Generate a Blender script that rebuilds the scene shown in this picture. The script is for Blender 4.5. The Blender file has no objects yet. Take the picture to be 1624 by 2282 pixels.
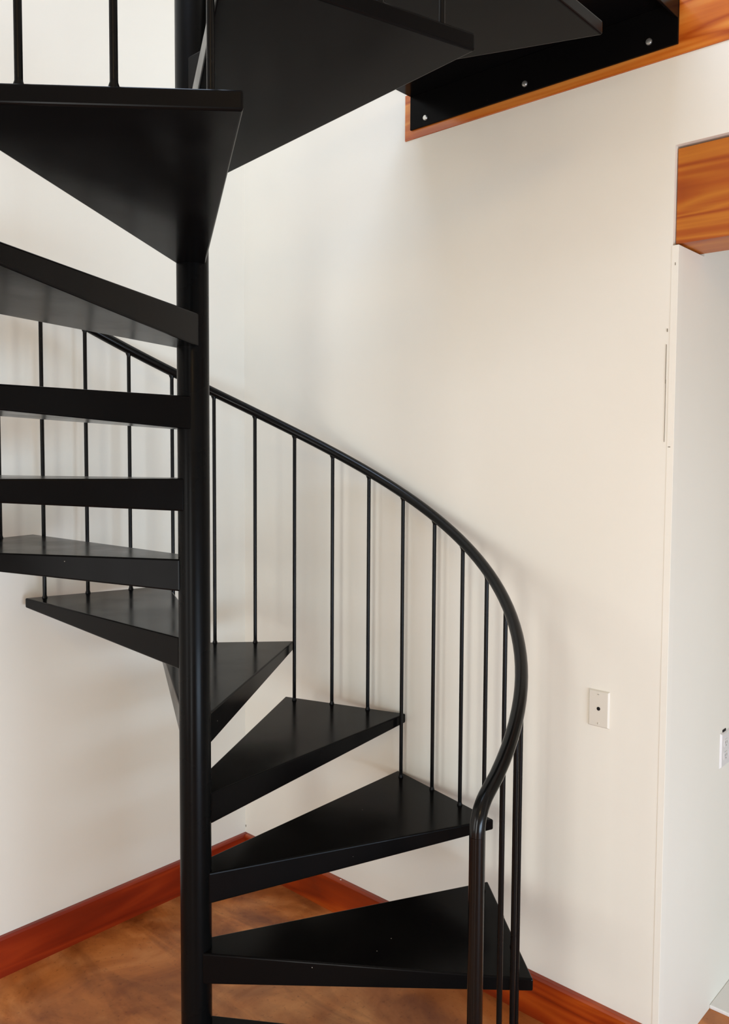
import bpy, bmesh, math, random
from mathutils import Vector, Matrix
from math import sin, cos, pi, radians as R
random.seed(4)
SC = bpy.context.scene
COL = SC.collection

# ------------------------------------------------------------------ helpers
def link(name, me, mats=None, parent=None, kind=None):
    o = bpy.data.objects.new(name, me)
    COL.objects.link(o)
    if mats:
        for m in (mats if isinstance(mats, (list, tuple)) else [mats]):
            me.materials.append(m)
    if parent is not None:
        o.parent = parent
    if kind:
        o['kind'] = kind
    return o

def obj(name, bm, mat, parent=None, kind=None, smooth=False, bevel=0.0, seg=2):
    bmesh.ops.recalc_face_normals(bm, faces=bm.faces)
    me = bpy.data.meshes.new(name)
    bm.to_mesh(me); bm.free()
    if smooth:
        for p in me.polygons:
            p.use_smooth = True
        me.set_sharp_from_angle(angle=R(40))
    o = link(name, me, mat, parent, kind)
    if bevel:
        b = o.modifiers.new('bevel', 'BEVEL')
        b.width = bevel; b.segments = seg; b.limit_method = 'ANGLE'; b.angle_limit = R(30)
        b.harden_normals = False
    return o

def box(bm, x0, x1, y0, y1, z0, z1):
    vs = [bm.verts.new(p) for p in ((x0,y0,z0),(x1,y0,z0),(x1,y1,z0),(x0,y1,z0),(x0,y0,z1),(x1,y0,z1),(x1,y1,z1),(x0,y1,z1))]
    for f in ((0,3,2,1),(4,5,6,7),(0,1,5,4),(1,2,6,5),(2,3,7,6),(3,0,4,7)):
        bm.faces.new([vs[i] for i in f])

def prism(bm, bottom, top):
    """closed solid between two rings of equal length"""
    a = [bm.verts.new(p) for p in bottom]; b = [bm.verts.new(p) for p in top]
    n = len(a)
    bm.faces.new(a[::-1]); bm.faces.new(b)
    for i in range(n):
        bm.faces.new((a[i], a[(i+1) % n], b[(i+1) % n], b[i]))

def lathe(bm, prof, cx, cy, n=24, axis='z', cz=0.0):
    """prof: list of (radius, height)"""
    rings = []
    for (r, h) in prof:
        ring = []
        for k in range(n):
            a = 2*pi*k/n
            if axis == 'z': p = (cx + r*cos(a), cy + r*sin(a), cz + h)
            elif axis == 'y': p = (cx + r*cos(a), cy + h, cz + r*sin(a))
            else: p = (cx + h, cy + r*cos(a), cz + r*sin(a))
            ring.append(bm.verts.new(p))
        rings.append(ring)
    for a, b in zip(rings, rings[1:]):
        for k in range(n):
            bm.faces.new((a[k], a[(k+1) % n], b[(k+1) % n], b[k]))
    bm.faces.new(rings[0][::-1]); bm.faces.new(rings[-1])

def tube(bm, pts, r, n=20):
    pts = [Vector(p) for p in pts]
    t0 = (pts[1]-pts[0]).normalized()
    nrm = t0.orthogonal().normalized()
    rings = []
    for i, p in enumerate(pts):
        t = (pts[min(i+1, len(pts)-1)] - pts[max(i-1, 0)]).normalized()
        nrm = (nrm - t*nrm.dot(t)).normalized()
        bi = t.cross(nrm)
        rings.append([bm.verts.new(p + (nrm*cos(2*pi*k/n) + bi*sin(2*pi*k/n))*r) for k in range(n)])
    for a, b in zip(rings, rings[1:]):
        for k in range(n):
            bm.faces.new((a[k], a[(k+1) % n], b[(k+1) % n], b[k]))
    bm.faces.new(rings[0][::-1]); bm.faces.new(rings[-1])

def tag(o, label, cat, group=None):
    o['label'] = label; o['category'] = cat
    if group: o['group'] = group
    return o

def srgb(r, g, b):
    f = lambda c: (c/255)/12.92 if c/255 <= 0.04045 else (((c/255)+0.055)/1.055)**2.4
    return (f(r), f(g), f(b), 1)

# ------------------------------------------------------------------ materials
def mat(name):
    m = bpy.data.materials.new(name); m.use_nodes = True
    nt = m.node_tree
    return m, nt, nt.nodes['Principled BSDF'], nt.nodes, nt.links

def simple(name, col, rough=0.5, metal=0.0, spec=0.5):
    m, nt, b, N, L = mat(name)
    b.inputs['Base Color'].default_value = col
    b.inputs['Roughness'].default_value = rough
    b.inputs['Metallic'].default_value = metal
    b.inputs['Specular IOR Level'].default_value = spec
    return m

def wall_mat(name, col):
    m, nt, b, N, L = mat(name)
    tc = N.new('ShaderNodeTexCoord')
    n1 = N.new('ShaderNodeTexNoise'); n1.inputs['Scale'].default_value = 2.2; n1.inputs['Detail'].default_value = 4
    L.new(tc.outputs['Object'], n1.inputs['Vector'])
    r = N.new('ShaderNodeValToRGB')
    r.color_ramp.elements[0].position = 0.3; r.color_ramp.elements[1].position = 0.7
    r.color_ramp.elements[0].color = (col[0]*0.975, col[1]*0.972, col[2]*0.965, 1)
    r.color_ramp.elements[1].color = col
    L.new(n1.outputs['Fac'], r.inputs['Fac']); L.new(r.outputs['Color'], b.inputs['Base Color'])
    n2 = N.new('ShaderNodeTexNoise'); n2.inputs['Scale'].default_value = 160; n2.inputs['Detail'].default_value = 3
    L.new(tc.outputs['Object'], n2.inputs['Vector'])
    bp = N.new('ShaderNodeBump'); bp.inputs['Strength'].default_value = 0.05; bp.inputs['Distance'].default_value = 0.002
    L.new(n2.outputs['Fac'], bp.inputs['Height']); L.new(bp.outputs['Normal'], b.inputs['Normal'])
    b.inputs['Roughness'].default_value = 0.62
    b.inputs['Specular IOR Level'].default_value = 0.25
    return m

def wood_mat(name, c_dark, c_mid, c_light, rough, grain=1.0, axis='X', knots=False, coat=0.0):
    m, nt, b, N, L = mat(name)
    tc = N.new('ShaderNodeTexCoord')
    mp = N.new('ShaderNodeMapping')
    sc = {'X': (0.55, 3, 6.5), 'Y': (3, 0.55, 6.5)}[axis]
    mp.inputs['Scale'].default_value = sc
    L.new(tc.outputs['Object'], mp.inputs['Vector'])
    n = N.new('ShaderNodeTexNoise'); n.inputs['Scale'].default_value = 1.6; n.inputs['Detail'].default_value = 2; n.inputs['Distortion'].default_value = 0.6
    L.new(mp.outputs['Vector'], n.inputs['Vector'])
    mul = N.new('ShaderNodeMath'); mul.operation = 'MULTIPLY'; mul.inputs[1].default_value = 7.0*grain
    L.new(n.outputs['Fac'], mul.inputs[0])
    fr = N.new('ShaderNodeMath'); fr.operation = 'PINGPONG'; fr.inputs[1].default_value = 0.5
    L.new(mul.outputs[0], fr.inputs[0])
    f2 = N.new('ShaderNodeTexNoise'); f2.inputs['Scale'].default_value = 30; f2.inputs['Detail'].default_value = 5
    mp2 = N.new('ShaderNodeMapping'); mp2.inputs['Scale'].default_value = {'X': (0.15, 1, 3), 'Y': (1, .15, 3)}[axis]
    L.new(tc.outputs['Object'], mp2.inputs['Vector']); L.new(mp2.outputs['Vector'], f2.inputs['Vector'])
    add = N.new('ShaderNodeMath'); add.operation = 'MULTIPLY_ADD'; add.inputs[1].default_value = 0.45; add.inputs[2].default_value = -0.12
    L.new(f2.outputs['Fac'], add.inputs[0])
    s = N.new('ShaderNodeMath'); s.operation = 'MULTIPLY_ADD'; s.inputs[1].default_value = 1.5
    L.new(fr.outputs[0], s.inputs[0]); L.new(add.outputs[0], s.inputs[2])
    r = N.new('ShaderNodeValToRGB'); e = r.color_ramp.elements
    e[0].position = 0.1; e[0].color = c_dark; e[1].position = 0.95; e[1].color = c_light
    k = e.new(0.5); k.color = c_mid
    L.new(s.outputs[0], r.inputs['Fac']); L.new(r.outputs['Color'], b.inputs['Base Color'])
    bp = N.new('ShaderNodeBump'); bp.inputs['Strength'].default_value = 0.12; bp.inputs['Distance'].default_value = 0.002
    L.new(f2.outputs['Fac'], bp.inputs['Height']); L.new(bp.outputs['Normal'], b.inputs['Normal'])
    b.inputs['Roughness'].default_value = rough
    b.inputs['Coat Weight'].default_value = coat
    b.inputs['Coat Roughness'].default_value = 0.15
    return m

def floor_mat():
    m, nt, b, N, L = mat('stained_concrete')
    tc = N.new('ShaderNodeTexCoord')
    n1 = N.new('ShaderNodeTexNoise'); n1.inputs['Scale'].default_value = 2.6; n1.inputs['Detail'].default_value = 6; n1.inputs['Roughness'].default_value = 0.55; n1.inputs['Distortion'].default_value = 1.6
    L.new(tc.outputs['Object'], n1.inputs['Vector'])
    r = N.new('ShaderNodeValToRGB'); e = r.color_ramp.elements
    e[0].position = 0.33; e[0].color = srgb(140, 74, 26)
    e[1].position = 0.68; e[1].color = srgb(218, 152, 94)
    k = e.new(0.5); k.color = srgb(190, 118, 60)
    L.new(n1.outputs['Fac'], r.inputs['Fac'])
    # long trowel sweeps
    mp = N.new('ShaderNodeMapping'); mp.inputs['Rotation'].default_value = (0, 0, R(-35)); mp.inputs['Scale'].default_value = (1.0, 3.4, 1)
    L.new(tc.outputs['Object'], mp.inputs['Vector'])
    n2 = N.new('ShaderNodeTexNoise'); n2.inputs['Scale'].default_value = 1.7; n2.inputs['Detail'].default_value = 5; n2.inputs['Distortion'].default_value = 2.2
    L.new(mp.outputs['Vector'], n2.inputs['Vector'])
    r2 = N.new('ShaderNodeValToRGB'); e2 = r2.color_ramp.elements
    e2[0].position = 0.4; e2[0].color = (0.62, 0.55, 0.5, 1); e2[1].position = 0.6; e2[1].color = (1.08, 1.05, 1.0, 1)
    L.new(n2.outputs['Fac'], r2.inputs['Fac'])
    mx = N.new('ShaderNodeMix'); mx.data_type = 'RGBA'; mx.blend_type = 'MULTIPLY'; mx.inputs['Factor'].default_value = 0.75
    L.new(r.outputs['Color'], mx.inputs['A']); L.new(r2.outputs['Color'], mx.inputs['B'])
    # specks
    n3 = N.new('ShaderNodeTexNoise'); n3.inputs['Scale'].default_value = 70; n3.inputs['Detail'].default_value = 3
    L.new(tc.outputs['Object'], n3.inputs['Vector'])
    r3 = N.new('ShaderNodeValToRGB'); e3 = r3.color_ramp.elements
    e3[0].position = 0.30; e3[0].color = (0.6, 0.55, 0.5, 1); e3[1].position = 0.40; e3[1].color = (1, 1, 1, 1)
    L.new(n3.outputs['Fac'], r3.inputs['Fac'])
    m2 = N.new('ShaderNodeMix'); m2.data_type = 'RGBA'; m2.blend_type = 'MULTIPLY'; m2.inputs['Factor'].default_value = 0.6
    L.new(mx.outputs['Result'], m2.inputs['A']); L.new(r3.outputs['Color'], m2.inputs['B'])
    L.new(m2.outputs['Result'], b.inputs['Base Color'])
    rr = N.new('ShaderNodeMapRange'); rr.inputs['To Min'].default_value = 0.24; rr.inputs['To Max'].default_value = 0.42
    L.new(n1.outputs['Fac'], rr.inputs['Value']); L.new(rr.outputs['Result'], b.inputs['Roughness'])
    bp = N.new('ShaderNodeBump'); bp.inputs['Strength'].default_value = 0.06; bp.inputs['Distance'].default_value = 0.004
    L.new(n1.outputs['Fac'], bp.inputs['Height']); L.new(bp.outputs['Normal'], b.inputs['Normal'])
    b.inputs['Specular IOR Level'].default_value = 0.4
    return m

def steel_mat(name, base, rough, spec, wear=0.0):
    """black enamel on steel, a little uneven, dusty specks"""
    m, nt, b, N, L = mat(name)
    tc = N.new('ShaderNodeTexCoord')
    n1 = N.new('ShaderNodeTexNoise'); n1.inputs['Scale'].default_value = 7; n1.inputs['Detail'].default_value = 5
    L.new(tc.outputs['Object'], n1.inputs['Vector'])
    rr = N.new('ShaderNodeMapRange'); rr.inputs['From Min'].default_value = 0.35; rr.inputs['From Max'].default_value = 0.65
    rr.inputs['To Min'].default_value = rough*0.85; rr.inputs['To Max'].default_value = rough*1.2
    L.new(n1.outputs['Fac'], rr.inputs['Value']); L.new(rr.outputs['Result'], b.inputs['Roughness'])
    n2 = N.new('ShaderNodeTexVoronoi'); n2.inputs['Scale'].default_value = 14; n2.inputs['Randomness'].default_value = 1.0
    L.new(tc.outputs['Object'], n2.inputs['Vector'])
    lt = N.new('ShaderNodeMath'); lt.operation = 'LESS_THAN'; lt.inputs[1].default_value = 0.035*wear
    L.new(n2.outputs['Distance'], lt.inputs[0])
    mx = N.new('ShaderNodeMix'); mx.data_type = 'RGBA'
    mx.inputs['A'].default_value = base; mx.inputs['B'].default_value = srgb(150, 145, 135)
    L.new(lt.outputs[0], mx.inputs['Factor']); L.new(mx.outputs['Result'], b.inputs['Base Color'])
    n3 = N.new('ShaderNodeTexNoise'); n3.inputs['Scale'].default_value = 90; n3.inputs['Detail'].default_value = 2
    L.new(tc.outputs['Object'], n3.inputs['Vector'])
    bp = N.new('ShaderNodeBump'); bp.inputs['Strength'].default_value = 0.04; bp.inputs['Distance'].default_value = 0.001
    L.new(n3.outputs['Fac'], bp.inputs['Height']); L.new(bp.outputs['Normal'], b.inputs['Normal'])
    b.inputs['Specular IOR Level'].default_value = spec
    return m

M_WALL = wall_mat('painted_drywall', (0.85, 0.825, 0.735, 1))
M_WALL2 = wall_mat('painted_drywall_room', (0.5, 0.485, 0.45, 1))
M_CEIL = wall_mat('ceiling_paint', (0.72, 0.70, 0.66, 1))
M_FLOOR = floor_mat()
M_BASE = wood_mat('red_stained_wood', srgb(124, 38, 4), srgb(152, 52, 6), srgb(176, 76, 16), 0.34, 0.6)
M_BASE_Y_SHADED = wood_mat('red_stained_wood_y_shaded', srgb(124, 32, 5), srgb(138, 38, 6), srgb(158, 52, 12), 0.34, 0.6, axis='Y')  # same wood for the left baseboard, its shade put into darker tones
M_BEAM = wood_mat('orange_fir_beam', srgb(150, 66, 5), srgb(168, 82, 10), srgb(192, 116, 30), 0.4, 0.8)
M_BOARD = wood_mat('orange_varnished_board', srgb(170, 74, 16), srgb(206, 112, 36), srgb(228, 150, 66), 0.2, 0.9, coat=0.6)
BLK = srgb(12, 12, 12)
M_STEEL = steel_mat('black_enamel_column', BLK, 0.28, 0.07)
M_TREAD = steel_mat('black_enamel_tread', srgb(13, 12, 12), 0.2, 0.06, wear=0.5)
M_RAIL = steel_mat('black_enamel_rail', BLK, 0.18, 0.22)
M_BAL = steel_mat('black_enamel_baluster', BLK, 0.25, 0.15)
M_BOLT = simple('zinc_bolt', (0.72, 0.72, 0.68, 1), 0.3, 0.9)
M_PLATE = simple('almond_plastic', srgb(222, 217, 204), 0.35)
M_PLATE2 = simple('white_plastic', srgb(226, 224, 222), 0.3)
M_DARK = simple('dark_recess', (0.004, 0.003, 0.003, 1), 0.9)
M_FRAME = simple('white_window_frame', (0.8, 0.8, 0.78, 1), 0.4)
M_BEAD = wall_mat('corner_bead_paint', (0.86, 0.835, 0.745, 1))
M_CHIP = simple('plaster_chip', (0.85, 0.83, 0.8, 1), 0.8)

# ------------------------------------------------------------------ measured layout (x along the right wall, -y into the room)
CX, CY = 0.8793, -0.8566            # centre of the stair
PHI = 54.92385                       # turns stair azimuths into room azimuths
RISE, DL = 0.2, 29.5014
TH1 = -6.26095 + PHI
Z1 = 0.4
RT, AL, RC, BI = 0.8523, 15.773, 0.0389, 62.624
TIN, TOUT = 0.0805, 0.0304
RB, BO = 0.8121, 12.730
RAILH = 0.935
WE = 1.742                           # outer corner of the right wall

def pol(r, a, z): return Vector((CX + r*cos(R(a)), CY + r*sin(R(a)), z))
def th(i): return TH1 + DL*(i-1)
def zt(i): return Z1 + RISE*(i-1)

# ------------------------------------------------------------------ setting
XE, YE, ZC = 4.7, -4.3, 4.6
bm = bmesh.new(); box(bm, -0.15, XE+.15, YE-.15, 3.0, -0.1, 0.0)
obj('floor', bm, M_FLOOR, kind='structure')
bm = bmesh.new()
box(bm, -0.15, 0.28, YE-.15, 3.0, ZC, ZC+0.1); box(bm, 1.92, XE+.15, YE-.15, 3.0, ZC, ZC+0.1)
box(bm, 0.28, 1.92, YE-.15, -2.42, ZC, ZC+0.1); box(bm, 0.28, 1.92, -0.78, 3.0, ZC, ZC+0.1)
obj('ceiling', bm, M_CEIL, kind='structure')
bm = bmesh.new(); box(bm, -0.15, 0.0, YE, 0.17, 0, ZC)
obj('wall_left', bm, M_WALL, kind='structure')
# right wall with its outer corner, the pocket that carries the beam and the drywall above the opening
bm = bmesh.new()
box(bm, 0.0, 0.8252, 0.0, 0.17, 0, ZC)
box(bm, 0.8252, 1.727, 0.0, 0.17, 0, 2.6685)
box(bm, 0.8252, 4.6, 0.0, 0.17, 2.8125, ZC)
box(bm, 0.8252, 4.6, 0.042, 0.17, 2.6685, 2.8125)
box(bm, 4.6, XE, 0.0, 0.17, 2.6685, ZC)
box(bm, 1.727, WE, 0.0, 0.17, 0, 2.199)
box(bm, 1.60, WE, 0.17, 3.0, 0, 2.6)
box(bm, 1.727, 3.3, 0.0, 0.17, 2.449, 2.6685)
box(bm, 3.3, XE, 0.0, 0.17, 0, 2.6685)
wr = obj('wall_right', bm, M_WALL, kind='structure')
bm = bmesh.new()
box(bm, 3.3, 3.42, 0.17, 3.0, 0, 2.6)
box(bm, 1.60, 3.42, 2.9, 3.0, 0, 2.6)
obj('wall_passage', bm, M_WALL, kind='structure')
bm = bmesh.new(); box(bm, 1.60, 3.42, 0.171, 3.0, 2.6, 2.7)
obj('ceiling_passage', bm, M_CEIL, kind='structure')
bm = bmesh.new(); box(bm, 1.7245, WE+0.001, -0.0012, 0.03, 0.0, 2.199)
obj('trim_1', bm, M_BEAD, kind='structure', bevel=0.0008)
bm = bmesh.new(); box(bm, WE, 3.3, 0.372, 2.9, 0.0, 0.012)
obj('trim_2', bm, M_FRAME, kind='structure', bevel=0.003)
# small nicks in the paint
bm = bmesh.new()
for (x, z, w, h) in ((1.7184, 1.986, .0016, .008), (1.7312, 1.687, .006, .0018), (1.7352, 2.1516, .0016, .007), (0.004, .1544, .0018, .008),
                     (1.7168, 1.90, .0009, .10), (1.7175, 1.78, .0006, .16)):
    box(bm, x-w/2, x+w/2, -0.0018, 0.001, z-h/2, z+h/2)
obj('paint_nick', bm, simple('nick', srgb(120, 112, 96), 0.9), parent=wr)

# back wall, unseen; its door and window openings are invented to let light in
W1 = (2.45, 3.35, 0.0, 2.0)            # invented door opening, back wall, along x
W2 = (0.25, 1.35, 0.25, 2.15)          # invented tall opening, back wall
W3 = (-2.45, -0.55, 0.06, 0.94)        # invented low opening, far wall, along y
W4 = (0.28, 1.92, -2.42, -0.78)        # invented skylight opening for cool light from above
y0, y1 = YE-0.15, YE
bm = bmesh.new()
box(bm, 0, W2[0], y0, y1, 0, 2.3); box(bm, W2[0], W2[1], y0, y1, 0, W2[2]); box(bm, W2[0], W2[1], y0, y1, W2[3], 2.3)
box(bm, W2[1], W1[0], y0, y1, 0, 2.3); box(bm, W1[0], W1[1], y0, y1, W1[3], 2.3); box(bm, W1[1], XE, y0, y1, 0, 2.3)
box(bm, 0, XE, y0, y1, 2.3, ZC)
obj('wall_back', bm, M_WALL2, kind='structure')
bm = bmesh.new()
box(bm, XE, XE+.15, YE, W3[0], 0, ZC); box(bm, XE, XE+.15, W3[1], 0.17, 0, ZC)
box(bm, XE, XE+.15, W3[0], W3[1], 0, W3[2]); box(bm, XE, XE+.15, W3[0], W3[1], W3[3], ZC)
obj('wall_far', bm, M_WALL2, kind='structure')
for nm, (a, b_, c_, d_), k_ in (('added_door_1', W1, 1), ('added_window_1', W2, 2)):
    bm = bmesh.new(); t = .05
    box(bm, a, a+t, y0+.02, y1-.02, c_, d_); box(bm, b_-t, b_, y0+.02, y1-.02, c_, d_)
    box(bm, a+t, b_-t, y0+.02, y1-.02, c_, c_+t); box(bm, a+t, b_-t, y0+.02, y1-.02, d_-t, d_)
    if k_ > 1: box(bm, (a+b_)/2-t/2, (a+b_)/2+t/2, y0+.02, y1-.02, c_+t, d_-t)
    obj(nm, bm, M_FRAME, kind='structure')  # frames of the invented back openings, out of view
bm = bmesh.new(); t = .05
a, b_, c_, d_ = W4
box(bm, a, a+t, c_, d_, ZC+.01, ZC+.09); box(bm, b_-t, b_, c_, d_, ZC+.01, ZC+.09)
box(bm, a+t, b_-t, c_, c_+t, ZC+.01, ZC+.09); box(bm, a+t, b_-t, d_-t, d_, ZC+.01, ZC+.09)
obj('added_window_2', bm, M_FRAME, kind='structure')  # frame of the invented skylight, out of view
bm = bmesh.new(); t = .05
a, b_, c_, d_ = W3
box(bm, XE+.02, XE+.13, a, a+t, c_, d_); box(bm, XE+.02, XE+.13, b_-t, b_, c_, d_)
box(bm, XE+.02, XE+.13, a+t, b_-t, c_, c_+t); box(bm, XE+.02, XE+.13, a+t, b_-t, d_-t, d_)
obj('added_window_3', bm, M_FRAME, kind='structure')  # frame of the invented low opening, out of view

# baseboards with a slim eased top
def baseboard(name, mat_, p0, p1, nrm):
    bm = bmesh.new()
    p0, p1, nrm = Vector(p0), Vector(p1), Vector(nrm)
    prof = [(0, 0), (.019, 0), (.019, .121), (.0165, .1265), (.013, .1285), (0, .1285)]
    prism(bm, [p0 + nrm*a + Vector((0, 0, h)) for a, h in prof], [p1 + nrm*a + Vector((0, 0, h)) for a, h in prof])
    return obj(name, bm, mat_, kind='structure')
baseboard('baseboard_left', M_BASE_Y_SHADED, (0, YE, 0), (0, 0, 0), (1, 0, 0))
baseboard('baseboard_right', M_BASE, (0.019, 0, 0), (1.738, 0, 0), (0, -1, 0))

# ------------------------------------------------------------------ timber
bm = bmesh.new(); box(bm, 1.729, 3.299, 0.012, 0.160, 2.204, 2.443)
o = obj('timber_beam', bm, M_BEAM, bevel=0.002)
tag(o, 'orange fir timber beam with wavy grain set in a pocket at the white wall corner', 'beam')
bm = bmesh.new(); box(bm, 0.8255, 4.599, -0.0032, 0.040, 2.669, 2.812)
o = obj('fascia_board', bm, M_BOARD, bevel=0.001)
tag(o, 'glossy orange wooden fascia board on the wall behind the bolted black plate', 'board')

# ------------------------------------------------------------------ spiral staircase
st = bpy.data.objects.new('spiral_staircase', None); COL.objects.link(st)
st.location = (CX, CY, 0)
st.empty_display_size = 0.1
tag(st, 'black steel spiral staircase winding up around a round column beside white walls', 'staircase')
bpy.context.view_layer.update()
INV = Matrix.Translation((-CX, -CY, 0))
def part(name, bm, m, parent=st, **k):
    bm.transform(INV)
    return obj(name, bm, m, parent, **k)

bm = bmesh.new()
lathe(bm, [(RC, 0.0), (RC, 3.84), (RC-.004, 3.85), (.01, 3.852)], CX, CY, 64)
part('column', bm, M_STEEL, smooth=True)
bm = bmesh.new()
lathe(bm, [(.10, 0.0), (.10, .008), (.095, .011), (RC+.008, .011), (RC+.0005, .02)], CX, CY, 48)
part('base_plate', bm, M_STEEL, smooth=True)

def tread(i, FO=None, RO=None):
    t, z = th(i), zt(i)
    FI, RI = pol(RC, t-BI, z), pol(RC, t+BI, z)
    FO = FO or pol(RT, t-AL, z); RO = RO or pol(RT, t+AL, z)
    top = [FI, FO, RO, RI]
    bot = [p - Vector((0, 0, TIN if k in (0, 3) else TOUT)) for k, p in enumerate(top)]
    bm = bmesh.new(); prism(bm, bot, top)
    return part('tread', bm, M_TREAD, bevel=0.0042, seg=3)
for i in range(0, 12):
    tread(i)
tread(12, Vector((1.73, -0.895, zt(12))), Vector((1.73, -0.400, zt(12))))

zrail = lambda a: Z1 + RAILH + (a - TH1 - BO)/DL*RISE      # centre line of the handrail
def baluster(i, k, top=None, a=None):
    a = th(i) + BO - k*DL/3 if a is None else a
    z0 = zt(i) - .002
    z1 = (zrail(a) - .004) if top is None else top
    r = .0061
    bm = bmesh.new()
    p = pol(RB, a, 0)
    lathe(bm, [(r*1.35, z0), (r*1.35, z0+.004), (r*1.02, z0+.010), (r, z0+.014), (r, z1-.024), (r*1.05, z1-.018), (r*1.6, z1-.010), (r*1.6, z1)], p.x, p.y, 14)
    part('baluster', bm, M_BAL, smooth=True)
for i in range(0, 12):
    for k in range(3):
        if i == 0 and k > 0: continue          # next after these comes the newel post
        baluster(i, k)
for k in range(2):
    baluster(12, k)

for a_ in (-31.0, -39.5):                      # two on the lowest tread before the newel post
    baluster(0, 0, a=a_ + PHI)

# handrail and newel post
AP = -48.4 + PHI
NR = .0157
ztop = zrail(AP)
bm = bmesh.new()
tube(bm, [pol(RB, AP, z) for z in (0.004, .3, .6, .88, ztop-.05)], NR, 28)
p = pol(RB, AP, 0)
part('newel_post', bm, M_RAIL, smooth=True)
bm = bmesh.new()
lathe(bm, [(.034, 0), (.034, .006), (.031, .008), (NR+.002, .008), (NR, .014)], p.x, p.y, 28)
part('post_foot', bm, M_RAIL, smooth=True)
pts = []
P0 = pol(RB, AP, ztop)                         # the mitred corner, eased
d2 = (pol(RB, AP+6, zrail(AP+6)) - P0).normalized()
for k in range(11):
    u = k/10; s = .05
    A = P0 - Vector((0, 0, s)); Bp = P0 + d2*s
    pts.append(A*(1-u)**2 + P0*2*u*(1-u) + Bp*u**2)
a = AP + 6
A_END = th(12) + AL - 2
while a < A_END:
    pts.append(pol(RB, a, zrail(a))); a += 2.5
bm = bmesh.new(); tube(bm, pts, NR, 28)
part('handrail', bm, M_RAIL, smooth=True)

# landing: thin deck with a bolted wall flange and a side flange
bm = bmesh.new()
ZL = 2.806
a1 = R(th(12) + BI)
deck = [(0.853, -0.0036), (1.73, -0.0036), (1.73, -0.425), (CX + RC*cos(a1)*.9, CY + RC*sin(a1)*.9), (0.853, CY + .02)]
prism(bm, [Vector((x, y, ZL-.007)) for x, y in deck[::-1]], [Vector((x, y, ZL)) for x, y in deck[::-1]])
box(bm, 0.853, 1.73, -0.0105, -0.0036, 2.695, ZL-.007)
box(bm, 1.723, 1.73, -0.425, -0.0105, 2.756, ZL-.007)
land = part('landing', bm, M_TREAD, bevel=0.0012)
for bx, bz in ((.9175, 2.7180), (1.2829, 2.7198), (1.6546, 2.7209)):
    bm = bmesh.new()
    lathe(bm, [(.0085, 0), (.0085, -.003), (.007, -.0055), (.003, -.0062)], bx, -0.0105, 20, axis='y', cz=bz)
    bm.transform(INV)
    o = obj('bolt', bm, M_BOLT, land, smooth=True)
    o['label'] = 'round zinc bolt head in the wall flange'

# ------------------------------------------------------------------ wall plates
px0, px1, pz0, pz1 = 1.5185, 1.5825, 0.9125, 1.0165
e = bpy.data.objects.new('cable_wall_plate', None); COL.objects.link(e)
e.location = ((px0+px1)/2, 0, (pz0+pz1)/2)
tag(e, 'almond wall plate with one round black cable hole, right of the staircase', 'wall plate')
T = Matrix.Translation(-e.location)
bm = bmesh.new()
y = -.0055
prism(bm, [Vector((px0, 0, pz0)), Vector((px1, 0, pz0)), Vector((px1, 0, pz1)), Vector((px0, 0, pz1))],
      [Vector((px0+.004, y, pz0+.004)), Vector((px1-.004, y, pz0+.004)), Vector((px1-.004, y, pz1-.004)), Vector((px0+.004, y, pz1-.004))])
bm.transform(T); obj('plate', bm, M_PLATE, e, bevel=.0008)
bm = bmesh.new(); lathe(bm, [(.0052, .0), (.0052, -.0008)], (px0+px1)/2+.0005, y, 20, axis='y', cz=(pz0+pz1)/2+.0005)
bm.transform(T); o = obj('cable_hole', bm, M_DARK, e); o['label'] = 'round black cable hole'
for dz in (.0405, -.0405):
    bm = bmesh.new(); cx_, cz_ = (px0+px1)/2, (pz0+pz1)/2+dz
    lathe(bm, [(.0030, 0), (.0028, -.0009), (.001, -.0013)], cx_, y, 14, axis='y', cz=cz_)
    bm.transform(T); s = obj('screw', bm, M_PLATE, e, smooth=True)
    bm = bmesh.new(); box(bm, cx_-.0026, cx_+.0026, y-.0016, y-.0010, cz_-.0005, cz_+.0005) if dz > 0 else box(bm, cx_-.0005, cx_+.0005, y-.0016, y-.0010, cz_-.0026, cz_+.0026)
    bm.transform(T); obj('screw_slot', bm, simple('slot', srgb(120, 112, 96), .8), s)

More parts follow.
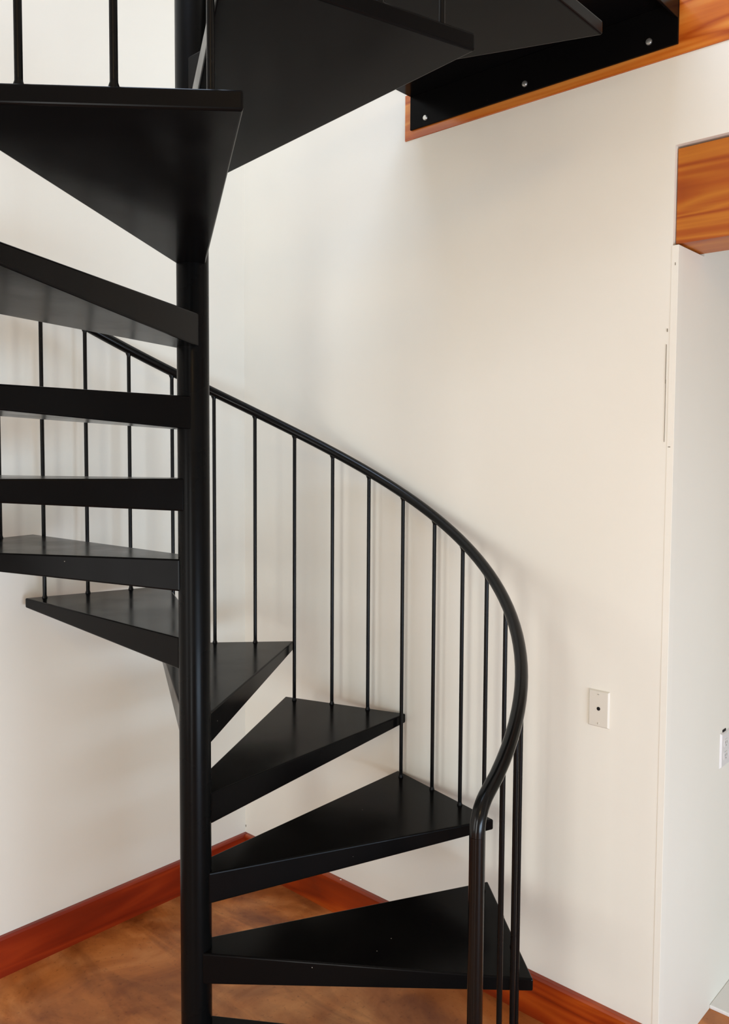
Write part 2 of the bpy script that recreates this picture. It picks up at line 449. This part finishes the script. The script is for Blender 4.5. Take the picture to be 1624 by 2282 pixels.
qy0, qy1, qz0, qz1 = 0.393, 0.506, 0.7305, 0.8385
e = bpy.data.objects.new('outlet_wall_plate', None); COL.objects.link(e)
e.location = (WE, (qy0+qy1)/2, (qz0+qz1)/2)
tag(e, 'white outlet plate cut by the right picture edge, inside the passage corner', 'wall plate')
T = Matrix.Translation(-e.location)
bm = bmesh.new(); x = WE+.006
prism(bm, [Vector((WE, qy0, qz0)), Vector((WE, qy1, qz0)), Vector((WE, qy1, qz1)), Vector((WE, qy0, qz1))],
      [Vector((x, qy0+.005, qz0+.005)), Vector((x, qy1-.005, qz0+.005)), Vector((x, qy1-.005, qz1-.005)), Vector((x, qy0+.005, qz1-.005))])
bm.transform(T); obj('plate', bm, M_PLATE2, e, bevel=.001)
for yc in (.428, .471):
    for zc in (.804, .765):
        bm = bmesh.new()
        ring = [(yc+.0155*cos(2*pi*k/24), zc+max(-.0125, min(.0125, .0165*sin(2*pi*k/24)))) for k in range(24)]
        prism(bm, [Vector((x, a_, b_)) for a_, b_ in ring], [Vector((x+.0015, a_, b_)) for a_, b_ in ring])
        bm.transform(T); rc_ = obj('receptacle', bm, M_PLATE2, e)
        bm = bmesh.new()
        for sy in (-.006, .006):
            box(bm, x+.0012, x+.0019, yc+sy-.0008, yc+sy+.0008, zc-.001, zc+.006)
        lathe(bm, [(.002, .0012), (.002, .0019)], x, yc, 12, axis='x', cz=zc-.007)
        bm.transform(T); obj('slots', bm, simple('slot2', srgb(90, 86, 80), .8), rc_)
bm = bmesh.new(); box(bm, WE, WE+.002, .413, .438, qz1-.001, qz1+.006)
bm.transform(T); o = obj('box_gap', bm, M_DARK, e); o['label'] = 'black gap of the box showing above the plate'

# crumbs of plaster on the floor and on the baseboard
def chip(x, y, z, s, lab):
    bm = bmesh.new()
    bmesh.ops.create_icosphere(bm, subdivisions=1, radius=s)
    for v in bm.verts:
        v.co = Vector((v.co.x*random.uniform(.7, 1.2), v.co.y*random.uniform(.7, 1.2), v.co.z*.5 + s*.42))
    o = obj('plaster_chip', bm, M_CHIP)
    o.location = (x, y, z)
    tag(o, lab, 'chip')
chip(0.024, -1.226, 0.0, .0035, 'tiny white plaster chip on the floor against the left baseboard')
chip(0.556, -0.011, 0.1285, .0032, 'tiny white plaster chip lying on top of the right baseboard')

# ------------------------------------------------------------------ light: area lights set in invented openings, plus added fills
def area(name, loc, target, sx, sy, power, col):
    l = bpy.data.lights.new(name, 'AREA'); l.shape = 'RECTANGLE'; l.size = sx; l.size_y = sy
    l.energy = power; l.color = col
    o = bpy.data.objects.new(name, l); COL.objects.link(o)
    o.location = loc
    d = Vector(target) - Vector(loc)
    o.rotation_euler = d.to_track_quat('-Z', 'Y').to_euler()
    return o
area('added_key_back', (2.9, YE+.01, 1.0), (2.9, 0, 1.0), .6, 1.9, 49, (0.96, 0.96, 0.92))  # added light behind the camera, placed to cast the stair shadows
area('added_fill_back', (.8, YE+.01, 1.2), (.8, 0, 1.2), 1.0, 1.8, 24, (1.0, 0.96, 0.90))  # added soft fill at the invented tall opening
area('added_fill_low', (XE-.01, -1.5, .5), (0, -1.5, .5), 1.8, .8, 88, (0.63, 0.80, 1.0))  # added cool light for the lower walls
area('added_fill_top', (1.1, -1.6, ZC-.01), (1.1, -1.6001, 0), 1.6, 1.6, 56, (0.62, 0.76, 1.0))  # added cool light from above for the upper walls
# added warm fill point; no lamp stands there
l = bpy.data.lights.new('added_fill_warm', 'POINT'); l.energy = 46; l.color = (1.0, 0.68, 0.32); l.shadow_soft_size = 0.25
o = bpy.data.objects.new('added_fill_warm', l); COL.objects.link(o); o.location = (4.1, -3.6, 3.3)
# added weak fill for the passage, which has no window
area('added_fill_passage', (2.9, 2.8, 1.5), (2.0, 0, 1.0), .8, 1.2, 2, (1.0, 0.93, 0.84))

w = bpy.data.worlds.new('world'); SC.world = w; w.use_nodes = True
w.node_tree.nodes['Background'].inputs['Color'].default_value = (0.75, 0.86, 1.0, 1)
w.node_tree.nodes['Background'].inputs['Strength'].default_value = 1.0

# ------------------------------------------------------------------ camera
cam = bpy.data.cameras.new('camera'); co = bpy.data.objects.new('camera', cam); COL.objects.link(co)
FPX, PX, PY = 1851.863, 68.670, -29.989
cam.sensor_fit = 'HORIZONTAL'; cam.sensor_width = 36.0; cam.lens = FPX*36.0/1624
cam.shift_x = -PX/1624; cam.shift_y = PY/1624
cam.clip_start = 0.02
psi, pit, rol = 0.23812809, -0.05542897, 0.00775964
Fv = Vector((sin(psi)*cos(pit), cos(psi)*cos(pit), sin(pit)))
R0 = Vector((cos(psi), -sin(psi), 0)); U0 = R0.cross(Fv)
Rv = R0*cos(rol) + U0*sin(rol); Uv = Rv.cross(Fv)
ROT = Matrix.Rotation(R(PHI), 3, 'Z')
Fv, Rv, Uv = ROT@Fv, ROT@Rv, ROT@Uv
m = Matrix((Rv, Uv, -Fv)).transposed().to_4x4()
m.translation = Vector((2.61696, -2.07676, 1.66749))
co.matrix_world = m
SC.camera = co

SC.view_settings.view_transform = 'Standard'
SC.view_settings.look = 'None'
SC.view_settings.gamma = 1.0
SC.view_settings.use_curve_mapping = False
SC.view_settings.exposure = -0.1
SC.cycles.max_bounces = 10
SC.cycles.diffuse_bounces = 6
SC.cycles.sample_clamp_indirect = 6.0
